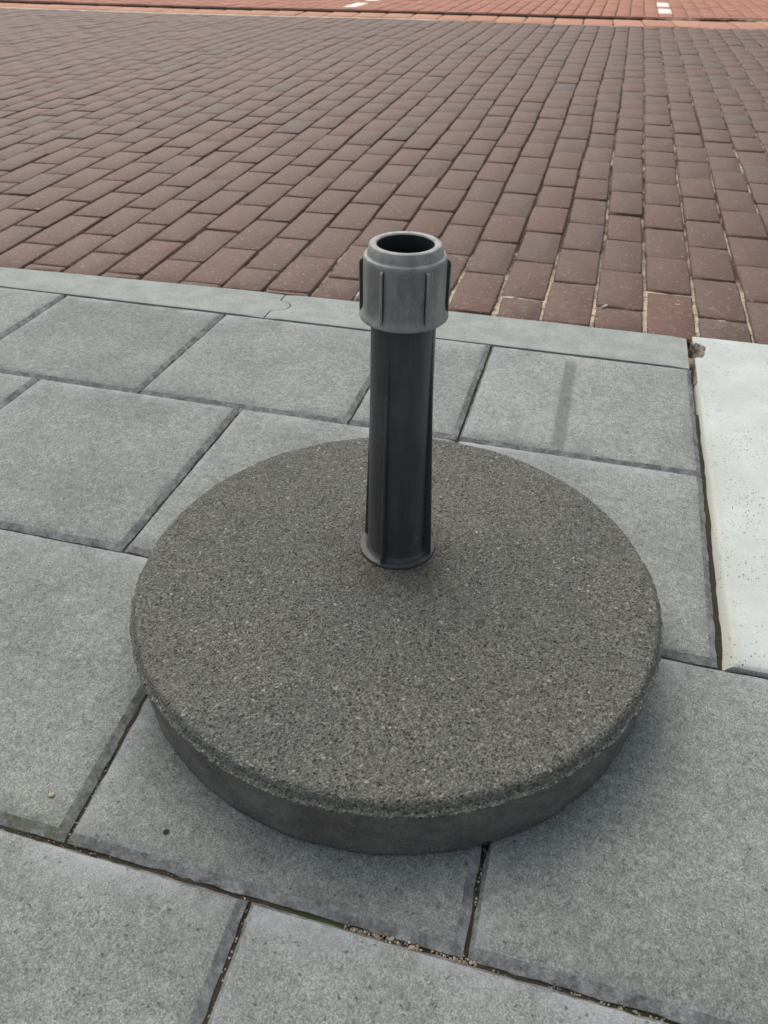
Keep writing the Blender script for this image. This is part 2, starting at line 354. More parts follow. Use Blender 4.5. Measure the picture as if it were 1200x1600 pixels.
# pavement: bedding sand in the joints carries the slabs
def bed_z(x, y): return -0.0062 + 0.0026 * nz(x, y, 0, 22) + 0.0018 * nz(x, y, 3, 70) - (0.012 if x > 0.16 and y > 1.0 else 0)
pave = structure(link('pavement', grid_mesh('pavement', -2.0, 1.6, -0.72, 1.2, 300, 160, bed_z), None, [M_BED], True))

def slab_mesh(name, quad, n=38, ch=0.0075, drop=0.0047, chn=None, seed=0, depth=0.045, top=0.0):
    """quad: corners (near-left, near-right, far-right, far-left) on the ground; inner grid, worn chamfer, side walls"""
    q = [Vector((a[0], a[1], 0)) for a in quad]
    def P(u, v): return (q[0] * (1 - u) + q[1] * u) * (1 - v) + (q[3] * (1 - u) + q[2] * u) * v
    wx = (q[1] - q[0]).length; wy = (q[3] - q[0]).length
    V, A, F, MI = [], [], [], []
    for j in range(n + 1):
        for i in range(n + 1):
            cn = cw = 0.0034
            if chn is not None: cn = chn
            u = cw / wx + (1 - (ch + cw) / wx) * i / n; v = ch / wy + (1 - (ch + cn) / wy) * j / n
            p = P(u, v)
            eu, ev = min(i, n - i) == 0, min(j, n - j) == 0
            if eu or ev:                                     # uneven arris
                k = 0.0005 * nz(p.x, p.y, seed, 25) + 0.0006 * nz(p.x, p.y, seed + 5, 160)
                c = P(0.5, 0.5); d = (c - p); d.normalize(); p = p + d * k
            p.z = top + 0.0004 * nz(p.x, p.y, seed, 12) + (-0.0005 if (eu or ev) else 0)
            V.append(p)
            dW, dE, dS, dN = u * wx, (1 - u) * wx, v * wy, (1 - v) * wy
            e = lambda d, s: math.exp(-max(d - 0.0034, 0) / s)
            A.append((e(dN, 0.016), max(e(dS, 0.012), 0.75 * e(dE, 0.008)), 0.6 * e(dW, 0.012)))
    g = lambda i, j: j * (n + 1) + i
    for j in range(n):
        for i in range(n):
            F.append((g(i, j), g(i + 1, j), g(i + 1, j + 1), g(i, j + 1))); MI.append(0)
    ring = [g(i, 0) for i in range(n)] + [g(n, j) for j in range(n)] + [g(n - i, n) for i in range(n)] + [g(0, n - j) for j in range(n)]
    uv = [(i / n, 0) for i in range(n)] + [(1, j / n) for j in range(n)] + [(1 - i / n, 1) for i in range(n)] + [(0, 1 - j / n) for j in range(n)]
    m = len(ring); o1 = len(V)
    for lay, (dz, ins) in enumerate(((-drop, 0.0), (-depth, 0.001))):
        for (a, b) in uv:
            p = P(a, b); c = P(0.5, 0.5); d = (c - p).normalized()
            k = ins + (0.0013 * nz(p.x, p.y, seed + 9, 70) + 0.0022 * abs(nz(p.x, p.y, seed + 2, 190)) if lay == 0 else 0)
            p = p + d * k; p.z = top + (-0.001 if (lay == 0 and chn is not None and b == 1) else dz) + (0.0009 * nz(p.x, p.y, seed + 4, 60) if lay == 0 else 0)
            V.append(p); A.append((0, 0, 0))
    for i in range(m):
        j = (i + 1) % m
        F.append((ring[i], o1 + i, o1 + j, ring[j])); MI.append(1)
        F.append((o1 + i, o1 + m + i, o1 + m + j, o1 + j)); MI.append(1)
    me = mesh(name, V, F)
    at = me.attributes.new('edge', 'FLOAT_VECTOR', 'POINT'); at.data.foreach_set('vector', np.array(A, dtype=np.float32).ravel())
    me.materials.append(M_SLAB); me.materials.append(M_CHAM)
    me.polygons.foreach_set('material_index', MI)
    me.polygons.foreach_set('use_smooth', [True] * len(F))
    me.set_sharp_from_angle(angle=math.radians(17))
    return me

G = 0.0012
rowB = lambda x: 0.8328 + 0.004 * x
rowC = lambda x: 0.5203 + 0.002 * x
rowD = lambda x: 0.2180 - 0.004 * x
rowE = lambda x: -0.0860
rowF = lambda x: -0.389
rowG = lambda x: -0.692
ROWS = [  # (near line, far line, joint positions [x at near, x at far])
    (rowB, lambda x: kerb_lo(x) - 0.001, [(-1.79, -1.79), (-1.482, -1.482), (-1.178, -1.178), (-0.8715, -0.8735), (-0.5775, -0.5712), (-0.2672, -0.2690), (-0.1186, -0.1172), (0.1862, 0.1872)]),
    (rowC, rowB, [(-1.645, -1.645), (-1.34, -1.34), (-1.036, -1.036), (-0.733, -0.733), (-0.4208, -0.4190), (-0.119, -0.119), (0.1815, 0.1862)]),
    (rowD, rowC, [(-1.82, -1.82), (-1.515, -1.515), (-1.212, -1.212), (-0.907, -0.907), (-0.603, -0.605), (-0.2935, -0.312), (0.0018, 0.0035), (0.305, 0.305), (0.609, 0.609), (0.912, 0.912), (1.215, 1.215)]),
    (rowE, rowD, [(-1.66, -1.66), (-1.356, -1.356), (-1.053, -1.053), (-0.75, -0.75), (-0.449, -0.449), (-0.1385, -0.1472), (0.157, 0.157), (0.461, 0.461), (0.764, 0.764), (1.067, 1.067)]),
    (rowF, rowE, [(-1.52, -1.52), (-1.212, -1.212), (-0.907, -0.907), (-0.603, -0.603), (-0.3, -0.3), (0.003, 0.003), (0.305, 0.305), (0.609, 0.609), (0.912, 0.912)]),
    (rowG, rowF, [(-1.66, -1.66), (-1.356, -1.356), (-1.053, -1.053), (-0.75, -0.75), (-0.449, -0.449), (-0.146, -0.146), (0.157, 0.157), (0.461, 0.461), (0.764, 0.764), (1.067, 1.067)])]
TONE = {(-0.12, 0.8): 1.0, (-0.27, 0.8): 0.8, (-0.58, 0.8): 0.62, (-0.87, 0.8): 0.42, (-0.73, 0.5): 0.55, (-0.42, 0.5): 0.6, (-0.12, 0.5): 0.75,
        (-0.6, 0.2): 0.42, (-0.29, 0.2): 0.3, (0.0, 0.2): 0.4, (-0.45, -0.1): 0.34, (-0.14, -0.1): 0.5, (0.16, -0.1): 0.45}
sid = 0
for near, far, js in ROWS:
    for a, b in zip(js[:-1], js[1:]):
        sid += 1
        quad = [(a[0] + G, near(a[0]) + G), (b[0] - G, near(b[0]) + G), (b[1] - G, far(b[1]) - G), (a[1] + G, far(a[1]) - G)]
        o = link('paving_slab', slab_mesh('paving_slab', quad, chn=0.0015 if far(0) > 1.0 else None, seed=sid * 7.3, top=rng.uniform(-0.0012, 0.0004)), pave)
        t = TONE.get((round(a[0], 2), round(near(0), 1)), 0.2 + 0.6 * random.random()); o.color = (t, t, t, 1)

# white concrete plate at the right, its far corner broken off
def plate():
    x0, x1, y0, y1 = 0.1916, 0.79, 0.5225, 1.2385
    xs = np.unique(np.concatenate([[x0, x0 + 0.0015, x0 + 0.004], np.linspace(x0 + 0.006, x0 + 0.05, 23), np.linspace(x0 + 0.06, x1 - 0.004, 30), [x1]]))
    ys = np.unique(np.concatenate([[y0, y0 + 0.0015, y0 + 0.004], np.linspace(y0 + 0.02, y1 - 0.13, 40), np.linspace(y1 - 0.125, y1 - 0.004, 50), [y1 - 0.0015, y1]]))
    V, F, MI, depth = [], [], [], {}
    for j, y in enumerate(ys):
        yy0 = y
        for i, x in enumerate(xs):
            e = min(x - x0, y - y0, y1 - y)
            z = 0.0032 - (0.003 if e <= 1e-6 else 0.0013 if e < 0.0016 else 0)
            cx, cy = x0 + 0.003, 1.186
            rr = math.hypot((x - cx) / 0.015, (y - cy) / 0.028) + 0.22 * nz(x, y, 1, 70)
            dp = max(0.0, 1 - rr); d = min(1, dp * 2.2) * (0.014 if x < x0 + 0.012 else 0.008)
            depth[(i, j)] = d
            px = x + (0.005 * min(1, dp * 2.4) if x < x0 + 0.003 else 0)
            wob = 0.0007 * nz(x, y, 7, 12) + 0.0006 * nz(x, y, 2, 60) if i == 0 else 0
            V.append((px + wob, y + (0.012 * (x - x0) if j > len(ys) // 2 else -0.0), z - d + (0.0005 * nz(x, y, 5, 150) if d > 0.001 else 0)))
    nx, ny = len(xs), len(ys); g = lambda i, j: j * nx + i
    for j in range(ny - 1):
        for i in range(nx - 1):
            F.append((g(i, j), g(i + 1, j), g(i + 1, j + 1), g(i, j + 1))); MI.append(1 if depth[(i, j)] + depth[(i + 1, j + 1)] > 0.002 else 0)
    ring = [g(i, 0) for i in range(nx)] + [g(nx - 1, j) for j in range(1, ny)] + [g(i, ny - 1) for i in range(nx - 2, -1, -1)] + [g(0, j) for j in range(ny - 2, 0, -1)]
    o1 = len(V)
    m = len(ring)
    for bx_, bz in ((0.0052, -0.010), (0.0055, -0.06)):          # battered side faces
        for r in ring:
            on = V[r][0] < x0 + 0.003 and V[r][1] < 1.12
            V.append((min(V[r][0] - 0.001, float(np.interp(V[r][1], [0.52, 0.83, 1.12], [0.1832, 0.1886, 0.1892])) + 0.0008 * nz(V[r][1], 1, 1, 60)) if on else V[r][0], V[r][1], bz))
    for lay in (0, 1):
        for i in range(m):
            j = (i + 1) % m
            a, b = (ring[i], ring[j]) if lay == 0 else (o1 + i, o1 + j)
            F.append((a, o1 + lay * m + i, o1 + lay * m + j, b)); MI.append(1 if V[ring[i]][1] > 1.09 and V[ring[i]][0] < x0 + 0.003 else 0)  # sides in the kerb gap take the broken material, painting the gap's shade
    me = mesh('concrete_plate', V, F); me.materials.append(M_WHITE); me.materials.append(M_BROKEN_SHADE)
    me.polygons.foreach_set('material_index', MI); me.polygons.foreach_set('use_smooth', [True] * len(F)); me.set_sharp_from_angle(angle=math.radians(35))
    return me
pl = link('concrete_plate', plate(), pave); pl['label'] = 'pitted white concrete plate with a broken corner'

# kerb: narrow concrete stones with a tongue and groove joint
def kerb_stone(xa, xb, tongue_a, tongue_b, name='kerb_stone'):
    def prof(x0, kind):      # joint outline from near to far
        out = []
        for t in np.linspace(0, 1, 25):
            d = 0.0
            if kind:
                s = (t - 0.52) / 0.2
                if abs(s) < 1: d = 0.026 * math.sqrt(1 - s * s)
            y = kerb_lo(x0) + (kerb_hi(x0) - kerb_lo(x0)) * t
            out.append((x0 + d, y))
        return out
    A, B = prof(xa + 0.0013, tongue_a), prof(xb - 0.0012, tongue_b)
    nx = 28; R = 25
    V, F = [], []
    for i in range(nx + 1):
        u = i / nx
        for k in range(R):
            x = A[k][0] * (1 - u) + B[k][0] * u
            t = k / (R - 1); lo, hi = kerb_lo(x) + 0.0008, kerb_hi(x) - 0.0006
            if k == 1: t = 0.02
            if k == R - 2: t = 0.98
            z = 0.0004 - (0.0006 if k == 0 else 0.0026 if k == R - 1 else 0) - (0.0016 if i in (0, nx) else 0)
            V.append((x, lo + (hi - lo) * t + 0.0004 * nz(x, t, 0, 30), z + 0.0003 * nz(x, t, 4, 9)))
    g = lambda i, k: i * R + k
    for i in range(nx):
        for k in range(R - 1): F.append((g(i, k), g(i + 1, k), g(i + 1, k + 1), g(i, k + 1)))
    ring = [g(i, 0) for i in range(nx)] + [g(nx, k) for k in range(R - 1)] + [g(nx - i, R - 1) for i in range(nx)] + [g(0, R - 1 - k) for k in range(R - 1)]
    o1 = len(V)
    for r in ring: V.append((V[r][0], V[r][1], -0.08))
    m = len(ring)
    for i in range(m): j = (i + 1) % m; F.append((ring[i], o1 + i, o1 + j, ring[j]))
    me = mesh(name, V, F); me.materials.append(M_KERB)
    me.polygons.foreach_set('use_smooth', [True] * len(F)); me.set_sharp_from_angle(angle=math.radians(40))
    return me
kerb = structure(empty('kerb', (0, 0, 0)))
for a, b, ta, tb in ((-2.5, -1.5, 0, 1), (-1.5, -0.502, 1, 1), (-0.502, 0.1842, 1, 0)):
    link('kerb_stone', kerb_stone(a, b, ta, tb), kerb)
def kerb_right(): return kerb_stone(0.797, 1.8, 0, 0)
link('kerb_stone', kerb_right(), kerb)

# brown brick street
Z_ROAD = -0.0035
def road_bed(x, y):
    return -0.03 if y < 1.236 else Z_ROAD - 0.0062 + 0.0026 * nz(x, y, 0, 20) + 0.0016 * nz(x, y, 3, 60) + 0.003 * max(0, min(1, (1.75 - y) / 0.3)) * max(0, min(1, (x + 0.9) / 0.5))
near_bed = lambda x, y: road_bed(x, y)
road = structure(link('brick_street', grid_mesh('brick_street', -8, 4, 1.2, 6.6, 500, 320, near_bed), None, [M_BED], True))

def brick_variant(seed, depth=0.05):
    """unit brick -0.5..0.5 in x and y with bruised rounded arrises, top at z=0"""
    r = random.Random(seed); n = 4; V, F = [], []
    def ring(inx, iny, z, jit):
        pts = []
        for s in range(4):
            for i in range(n):
                t = -0.5 + i / n
                x, y = ((t, -0.5), (0.5, t), (-t, 0.5), (-0.5, -t))[s]
                if i == 0: x, y = x * (1 - 0.018), y * (1 - 0.008)
                pts.append((x * (1 - inx) + r.uniform(-jit, jit), y * (1 - iny) + r.uniform(-jit, jit) * 0.5, z + r.uniform(-jit, jit) * 0.02))
        return pts
    V += ring(0.09, 0.05, 0.0, 0.006) + ring(0.028, 0.018, -0.0016, 0.008) + ring(0.0, 0.0, -0.0052, 0.010)
    V += [(x, y, -depth) for x, y, z in ring(0.0, 0.0, 0, 0)]
    m = 4 * n
    F.append(tuple(range(m)))
    for k in range(3):
        for i in range(m):
            j = (i + 1) % m; F.append((k * m + i, (k + 1) * m + i, (k + 1) * m + j, k * m + j))
    return V, F
VARS = [brick_variant(100 + i) for i in range(10)]
def variant_meshes(name, m):
    out = []
    for V, F in VARS:
        me = mesh(name, V, F); me.materials.append(m); me.polygons.foreach_set('use_smooth', [True] * len(F)); me.set_sharp_from_angle(angle=math.radians(60)); out.append(me)
    return out
def place_bricks(parent, part, plural, items, mat1, mat2, limit=300):
    """items: (x, y, z, width, length, rz, tilt_x, tilt_y); largest in view become objects, the rest one mesh"""
    def size(it):
        d = Vector((it[0], it[1], it[2])) - EYE; wz = d.dot(AX_F)
        if wz <= 0.1: return 0
        u, v = d.dot(AX_R) / wz, d.dot(AX_U) / wz
        if abs(u) > 0.53 or abs(v) > 0.70: return 0
        return it[3] * it[4] * abs(d.z) / wz ** 3
    items.sort(key=size, reverse=True)
    ms = variant_meshes(part, mat1)
    for i, it in enumerate(items[:limit]):
        o = link(part, ms[i % len(ms)], parent)
        o.location = it[:3]; o.scale = (it[3] * (1 if i % 3 else -1), it[4] * (1 if i % 2 else -1), 1); o.rotation_euler = (it[6], it[7], it[5])
        if (i % 3 == 0) != (i % 2 == 0): o.scale.x *= -1        # keep handedness
    V, F = [], []; off = 0
    for i, it in enumerate(items[limit:]):
        v, f = VARS[i % len(VARS)]
        a = np.array(v) * (it[3], it[4], 1); c, s = math.cos(it[5]), math.sin(it[5])
        x = a[:, 0] * c - a[:, 1] * s; y = a[:, 0] * s + a[:, 1] * c
        z = a[:, 2] + a[:, 1] * it[6] - a[:, 0] * it[7]
        V.append(np.stack([x + it[0], y + it[1], z + it[2]], -1)); F += [tuple(k + off for k in ff) for ff in f]; off += len(v)
    if V:
        me = mesh(plural, np.concatenate(V), F); me.materials.append(mat2)
        o = link(plural, me, parent, smooth=True); me.set_sharp_from_angle(angle=math.radians(60)); o['kind'] = 'stuff'

near_x = [-1.0333, -0.9562, -0.8738, -0.7932, -0.7105, -0.6287, -0.5469, -0.4636, -0.3815, -0.2985, -0.2155, -0.1325, -0.0494, 0.0348, 0.1176, 0.2036, 0.2902]
bx = list(near_x); i0 = near_x.index(-0.0494)
while bx[0] > -7.2: bx.insert(0, bx[0] - 0.083); i0 += 1
while bx[-1] < 3.2: bx.append(bx[-1] + 0.0855)
def drift(x, y):
    r = x + 0.05; dy = min(y - 1.22, 3.2)
    k = 0.055 * max(r, -1.4) if r < 0 else 0.02 * min(r, 1.2)
    return k * dy
def edge_x(k, y):
    x = bx[k]
    return x + drift(x, y) + 0.006 * nz(k * 0.9, y * 1.3, 2.0) + 0.003 * nz(k * 5.1, y * 4.0, 5.0)
def far_edge(x):           # near side of the gutter across the street
    pts = [(-8, 5.6), (-4.43, 5.69), (-3.2, 5.76), (-2.48, 5.85), (-1.6, 6.0), (-0.6, 6.08), (-0.06, 6.11), (0.51, 6.2), (0.9, 6.29), (2.2, 6.7), (4, 7.4)]
    return float(np.interp(x, [p[0] for p in pts], [p[1] for p in pts]))
def step_edge(x):
    pts = [(-8, 6.02), (-4.75, 6.08), (-4.0, 6.09), (-3.1, 6.17), (-2.27, 6.29), (-1.7, 6.39), (-1.1, 6.47), (-0.07, 6.58), (0.46, 6.68), (0.98, 6.83), (2.4, 7.25), (4, 7.9)]
    return float(np.interp(x, [p[0] for p in pts], [p[1] for p in pts])) - 0.02
items = []
for k in range(len(bx) - 1):
    ph = 1.2415 if (k - i0) % 2 == 0 else 1.3365
    xm0 = (bx[k] + bx[k + 1]) / 2
    ys = [kerb_hi(xm0) + 0.003 if not (0.19 < xm0 < 0.79) else 1.2385 + 0.012 * (xm0 - 0.19) + 0.003]
    y = ph + 0.006 * xm0 * (1 if xm0 > -1 else 0) + rng.uniform(-0.004, 0.004)
    while y - ys[0] < 0.004: y += 0.19
    while y < 7.6:
        ys.append(y); y += 0.1895 + rng.uniform(-0.0035, 0.0035)
    for a, b in zip(ys[:-1], ys[1:]):
        ym = (a + b) / 2; xl, xr = edge_x(k, ym), edge_x(k + 1, ym); xm = (xl + xr) / 2
        fe = far_edge(xm)
        if a > fe - 0.02: break
        b = min(b, fe - 0.004); ym = (a + b) / 2
        if -0.62 * ym - 1.6 > xm or xm > 2.6: continue
        gap = 0.0029 + 0.0016 * nz(k * 3.3, ym * 2, 1.0) + (0.0013 if (xm > -0.15 or ym < 1.5) else 0)
        dx = (edge_x(k, b) + edge_x(k + 1, b) - edge_x(k, a) - edge_x(k + 1, a)) / 2
        items.append((xm + rng.uniform(-0.0008, 0.0008), ym, Z_ROAD + rng.uniform(-0.0016, 0.0012) + 0.002 * nz(xm, ym, 0, 2.5),
                      xr - xl - gap, max(b - a - 0.0034, 0.004), -math.atan2(dx, b - a) + rng.uniform(-0.006, 0.006),
                      rng.uniform(-0.005, 0.005), rng.uniform(-0.009, 0.009)))
place_bricks(road, 'brick', 'bricks', items, M_BRICK, M_BRICKS)

# gutter of salmon tiles across the street, pale mortar at its near edge
gx = np.linspace(-8, 4, 200)
def strip(name, f0, f1, z):
    V = [(x, f0(x), z) for x in gx] + [(x, f1(x), z) for x in gx]; n = len(gx)
    return mesh(name, V, [(i, i + 1, n + i + 1, n + i) for i in range(n - 1)])
gut = structure(link('gutter', strip('gutter', lambda x: far_edge(x) - 0.01, lambda x: step_edge(x) + 0.03, -0.009), None, [M_BED]))
mo = link('mortar_edge', strip('mortar_edge', lambda x: far_edge(x) - 0.004, lambda x: far_edge(x) + (0.06 if x < -1 else 0.02), -0.0042), gut, [M_MORTAR])
x = -7.0; tiles = []
while x < 3.4:
    xm = x + 0.1; a, b = far_edge(xm) + (0.06 if xm < -1.2 else 0.012), step_edge(xm) - 0.03
    sl = math.atan2(far_edge(x + 0.2) - far_edge(x), 0.2)
    tiles.append((xm, (a + b) / 2, -0.001 + rng.uniform(-0.002, 0.002), 0.193, b - a, 0.5 * sl, 0, 0)); x += 0.198
place_bricks(gut, 'gutter_tile', 'gutter_tiles', tiles, M_GUT, M_GUT)

# raised red brick paving beyond
ZR = 0.012
V = []; n = len(gx)
fp = structure(link('red_paving', mesh('red_paving', [(x, step_edge(x) + 0.012, ZR - 0.05) for x in gx] + [(x, step_edge(x) + 0.012, ZR - 0.007) for x in gx] + [(x, 16, ZR - 0.007) for x in gx],
     [(i, i + 1, n + i + 1, n + i) for i in range(n - 1)] + [(n + i, n + i + 1, 2 * n + i + 1, 2 * n + i) for i in range(n - 1)]), None, [M_BED]))
white_at = [(0.319, 7.0), (0.319, 7.6), (-2.0, 6.62), (-2.0, 7.22), (-4.14, 6.42), (2.6, 7.6)]   # each two bricks long
ncol = lambda x: round((x + 6.95) / 0.1005)
items, whites, taken = [], [], {}
for wx, wy in white_at: taken.setdefault(ncol(wx), []).append(wy)
k = 0; x = -7.0
while x < 3.4:
    y = step_edge(x + 0.05) + 0.05 + (0.1 if k % 2 == 0 else 0.0); ws = list(taken.get(k, []))
    if k % 2 == 0: items.append((x + 0.05, step_edge(x + 0.05) + 0.099, ZR, 0.096, 0.094, 0, 0, 0))
    while y < 10.5:
        if ws and y > ws[0] - 0.1:
            ws.pop(0); whites.append((x + 0.05, y + 0.2, ZR + 0.001, 0.098, 0.394, 0, 0, 0)); y += 0.4; continue
        items.append((x + 0.05, y + 0.1, ZR + rng.uniform(-0.0015, 0.0015), 0.096, 0.195, rng.uniform(-0.006, 0.006), 0, 0))
        y += 0.2
    x += 0.1005; k += 1
place_bricks(fp, 'paving_brick', 'paving_bricks', items, M_RED, M_REDS)
place_bricks(fp, 'white_brick', 'white_bricks', whites, M_WB, M_WB)

# ------------------------------------------------------------------ the parasol base
BX, BY, RB, H, HS = -0.115, 0.4932, 0.2328, 0.0674, 0.0600
TX, TY = -0.1232, 0.5279
base = empty('parasol_base', (BX, BY, 0))
base['label'] = 'round grey washed-concrete parasol base with an upright black plastic tube, standing on grey slabs'
base['category'] = 'parasol base'

def disc():
    seg = 420
    prof = [(0.0, H)] + [(r, H) for r in np.linspace(0.004, RB - 0.016, 60)]
    prof += [(RB - 0.0105, H - 0.0001), (RB - 0.0085, H - 0.0004), (RB - 0.007, H - 0.001), (RB - 0.0058, H - 0.002), (RB - 0.0048, H - 0.0036), (RB - 0.004, H - 0.0054), (RB - 0.0033, H - 0.0072), (RB - 0.0024, H - 0.0084), (RB - 0.0012, H - 0.0091), (RB - 0.0003, H - 0.0096), (RB - 0.0002, H - 0.0104), (RB - 0.0008, H - 0.0112), (RB - 0.0014, H - 0.0122), (RB - 0.0016, H - 0.0138)]
    prof += [(RB - 0.0017 - 0.0024 * t, H - 0.0145 - (H - 0.0175) * t) for t in np.linspace(0.08, 1, 14)]
    prof += [(RB - 0.0075, 0.0011), (RB - 0.0105, 0.0004)]
    V, F = [(0, 0, H)], []
    for (r, z) in prof[1:]:
        side = z < H - 0.012
        seam = H - 0.0122 < z < H - 0.0078
        for s in range(seg):
            a = 2 * math.pi * s / seg; ca, sa = math.cos(a), math.sin(a); x, y = r * ca, r * sa
            kz = 0.0006 * noise.noise((x * 28, y * 28, 1)) + (0.00035 * noise.noise((x * 260, y * 260, z * 260)) if not side else 0)
            kr = 0.0009 * noise.noise((ca * 5, sa * 5, 3)) + (0.0006 * noise.noise((x * 140, y * 140, z * 140)) if not side else 0.0005 * noise.noise((x * 60, y * 60, z * 60)) + 0.0003 * noise.noise((x * 170, y * 170, z * 170)))
            if seam: kr += 0.0009 * noise.noise((ca * 34, sa * 34, z * 90)) + 0.0009 * noise.noise((ca * 120, sa * 120, z * 200)); kz += 0.0012 * noise.noise((ca * 18, sa * 18, 6))
            if z < 0.004: kz = abs(kz) * 0.5
            V.append(((r + kr) * ca, (r + kr) * sa, z + kz))
    for s in range(seg): F.append((0, 1 + s, 1 + (s + 1) % seg))
    for k in range(len(prof) - 2):
        for s in range(seg):
            j = (s + 1) % seg; F.append((1 + k * seg + s, 1 + (k + 1) * seg + s, 1 + (k + 1) * seg + j, 1 + k * seg + j))
    F.append(tuple(1 + (len(prof) - 2) * seg + s for s in range(seg - 1, -1, -1)))
    return mesh('concrete_disc', V, F)
link('concrete_disc', disc(), base, [M_BASE], True)

def lathe(name, prof, seg=96, cx=0.0, cy=0.0):
    V, F = [], []
    for r, z in prof:
        for s in range(seg):
            a = 2 * math.pi * s / seg; V.append((cx + r * math.cos(a), cy + r * math.sin(a), z))
    for k in range(len(prof) - 1):
        for s in range(seg):
            j = (s + 1) % seg; F.append((k * seg + s, k * seg + j, (k + 1) * seg + j, (k + 1) * seg + s))
    me = mesh(name, V, F); return me
def finish(o, deg=35):
    o.data.polygons.foreach_set('use_smooth', [True] * len(o.data.polygons)); o.data.set_sharp_from_angle(angle=math.radians(deg)); return o
ox, oy = TX - BX, TY - BY
tube_r = lambda z: 0.0246 + (0.0272 - 0.0246) * max(0, (0.30 - z) / 0.23)
tube = finish(link('tube', lathe('tube', [(tube_r(0.062), 0.062), (tube_r(0.0712) + 0.0022, 0.0712), (tube_r(0.0722) + 0.0009, 0.0724), (tube_r(0.075), 0.0750)] + [(tube_r(z), z) for z in np.linspace(0.08, 0.30, 24)] + [(0.0215, 0.30), (0.0215, 0.09), (0.0, 0.09)], 96, ox, oy), base, [M_TUBE]))
fl = [(0.024, 0.0655), (0.0345, 0.0655), (0.0350, 0.0664), (0.0350, 0.0696), (0.0345, 0.0703), (0.0320, 0.0708), (0.0305, 0.0712), (0.0272, 0.0712)]
finish(link('flange', lathe('flange', fl, 96, ox, oy), tube, [M_TUBE]), 30)
VIEW = math.atan2(-TY, -TX)
def fin(name, ang, pr, th, two=False):
    """pr: (r_inner, r_outer, z) from bottom to top; a web of thickness th with eased outer corners"""
    ca, sa = math.cos(ang), math.sin(ang); V, F = [], []
    for ri, ro, z in pr:
        for r, t in ((ri, -th / 2), (ro - th * 0.3, -th / 2), (ro, -th * 0.22), (ro, th * 0.22), (ro - th * 0.3, th / 2), (ri, th / 2)):
            V.append((ox + r * ca - t * sa, oy + r * sa + t * ca, z))
    for k in range(len(pr) - 1):
        for i in range(6):
            j = (i + 1) % 6; F.append((k * 6 + i, k * 6 + j, (k + 1) * 6 + j, (k + 1) * 6 + i))
    F.append(tuple(range(5, -1, -1))); F.append(tuple(range((len(pr) - 1) * 6, len(pr) * 6)))
    me = mesh(name, V, F)
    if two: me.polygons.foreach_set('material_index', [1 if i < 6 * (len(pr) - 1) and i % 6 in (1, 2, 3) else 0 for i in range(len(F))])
    return me
for d in (-25, 65, 155, -115):
    pr = [(tube_r(z) - 0.0015, tube_r(z) + 0.0066 * (0.287 - z) / 0.217 + 0.0002, z) for z in np.linspace(0.0708, 0.287, 14)]
    finish(link('rib', fin('rib', VIEW + math.radians(d), pr, 0.0023), tube, [M_TUBE]), 30)
# thin mould seams on the tube
for d in (20, -160):
    pr = [(tube_r(z) - 0.001, tube_r(z) + 0.00022, z) for z in np.linspace(0.074, 0.293, 10)]
    finish(link('mould_seam', fin('mould_seam', VIEW + math.radians(d), pr, 0.0006), tube, [M_TUBE]), 30)

cp = [(0.0255, 0.2945), (0.0330, 0.2942), (0.0335, 0.2948), (0.0334, 0.2962), (0.0328, 0.2975), (0.0316, 0.2992), (0.0308, 0.3012), (0.0305, 0.304)]
cp += [(0.0305 - 0.0002 * t, 0.304 + 0.0335 * t) for t in np.linspace(0.1, 1, 8)]
cp += [(0.0301, 0.3388), (0.0296, 0.3398), (0.0288, 0.3402), (0.0279, 0.3404), (0.0274, 0.3410), (0.0270, 0.3438), (0.0264, 0.3464), (0.0255, 0.3478), (0.0242, 0.3484), (0.0226, 0.3484), (0.0213, 0.3479), (0.0207, 0.3470)]
collar = finish(link('collar', lathe('collar', cp, 128, ox, oy), base, [M_COLLAR]), 28)
finish(link('bore', lathe('bore', [(0.0207, 0.3470), (0.0202, 0.345), (0.0198, 0.30), (0.0198, 0.20), (0.0, 0.20)], 96, ox, oy), collar, [M_INNER]), 40)
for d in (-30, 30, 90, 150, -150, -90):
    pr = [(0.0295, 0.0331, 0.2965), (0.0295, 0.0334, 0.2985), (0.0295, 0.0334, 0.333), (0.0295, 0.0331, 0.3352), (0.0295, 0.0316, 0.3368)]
    finish(link('rib', fin('rib', VIEW + math.radians(d), pr, 0.0021, True), collar, [M_RIB_SHADED, M_COLLAR]), 30)  # rib sides in darker plastic: unweathered, with their shade painted in

# ------------------------------------------------------------------ grit and small litter
ico = bmesh.new(); bmesh.ops.create_icosphere(ico, subdivisions=1, radius=1.0)
IV = np.array([v.co[:] for v in ico.verts]); IF = [tuple(v.index for v in f.verts) for f in ico.faces]; ico.free()
def grit(name, parent, pts):
    V, F, off = [], [], 0
    for x, y, z, r in pts:
        sc = r * rng.uniform(0.65, 1.25, 3); sc[2] *= 0.75; th = rng.uniform(0, 6.28)
        a = IV * (1 + rng.uniform(-0.16, 0.16, (len(IV), 1))) * sc
        c, s = math.cos(th), math.sin(th); a = np.stack([a[:, 0] * c - a[:, 1] * s, a[:, 0] * s + a[:, 1] * c, a[:, 2]], -1)
        V.append(a + (x, y, z)); F += [tuple(i + off for i in f) for f in IF]; off += len(IV)
    o = link(name, mesh(name, np.concatenate(V), F), parent, [M_GRIT]); o['kind'] = 'stuff'; return o
pts = []
RB0 = 0.2285
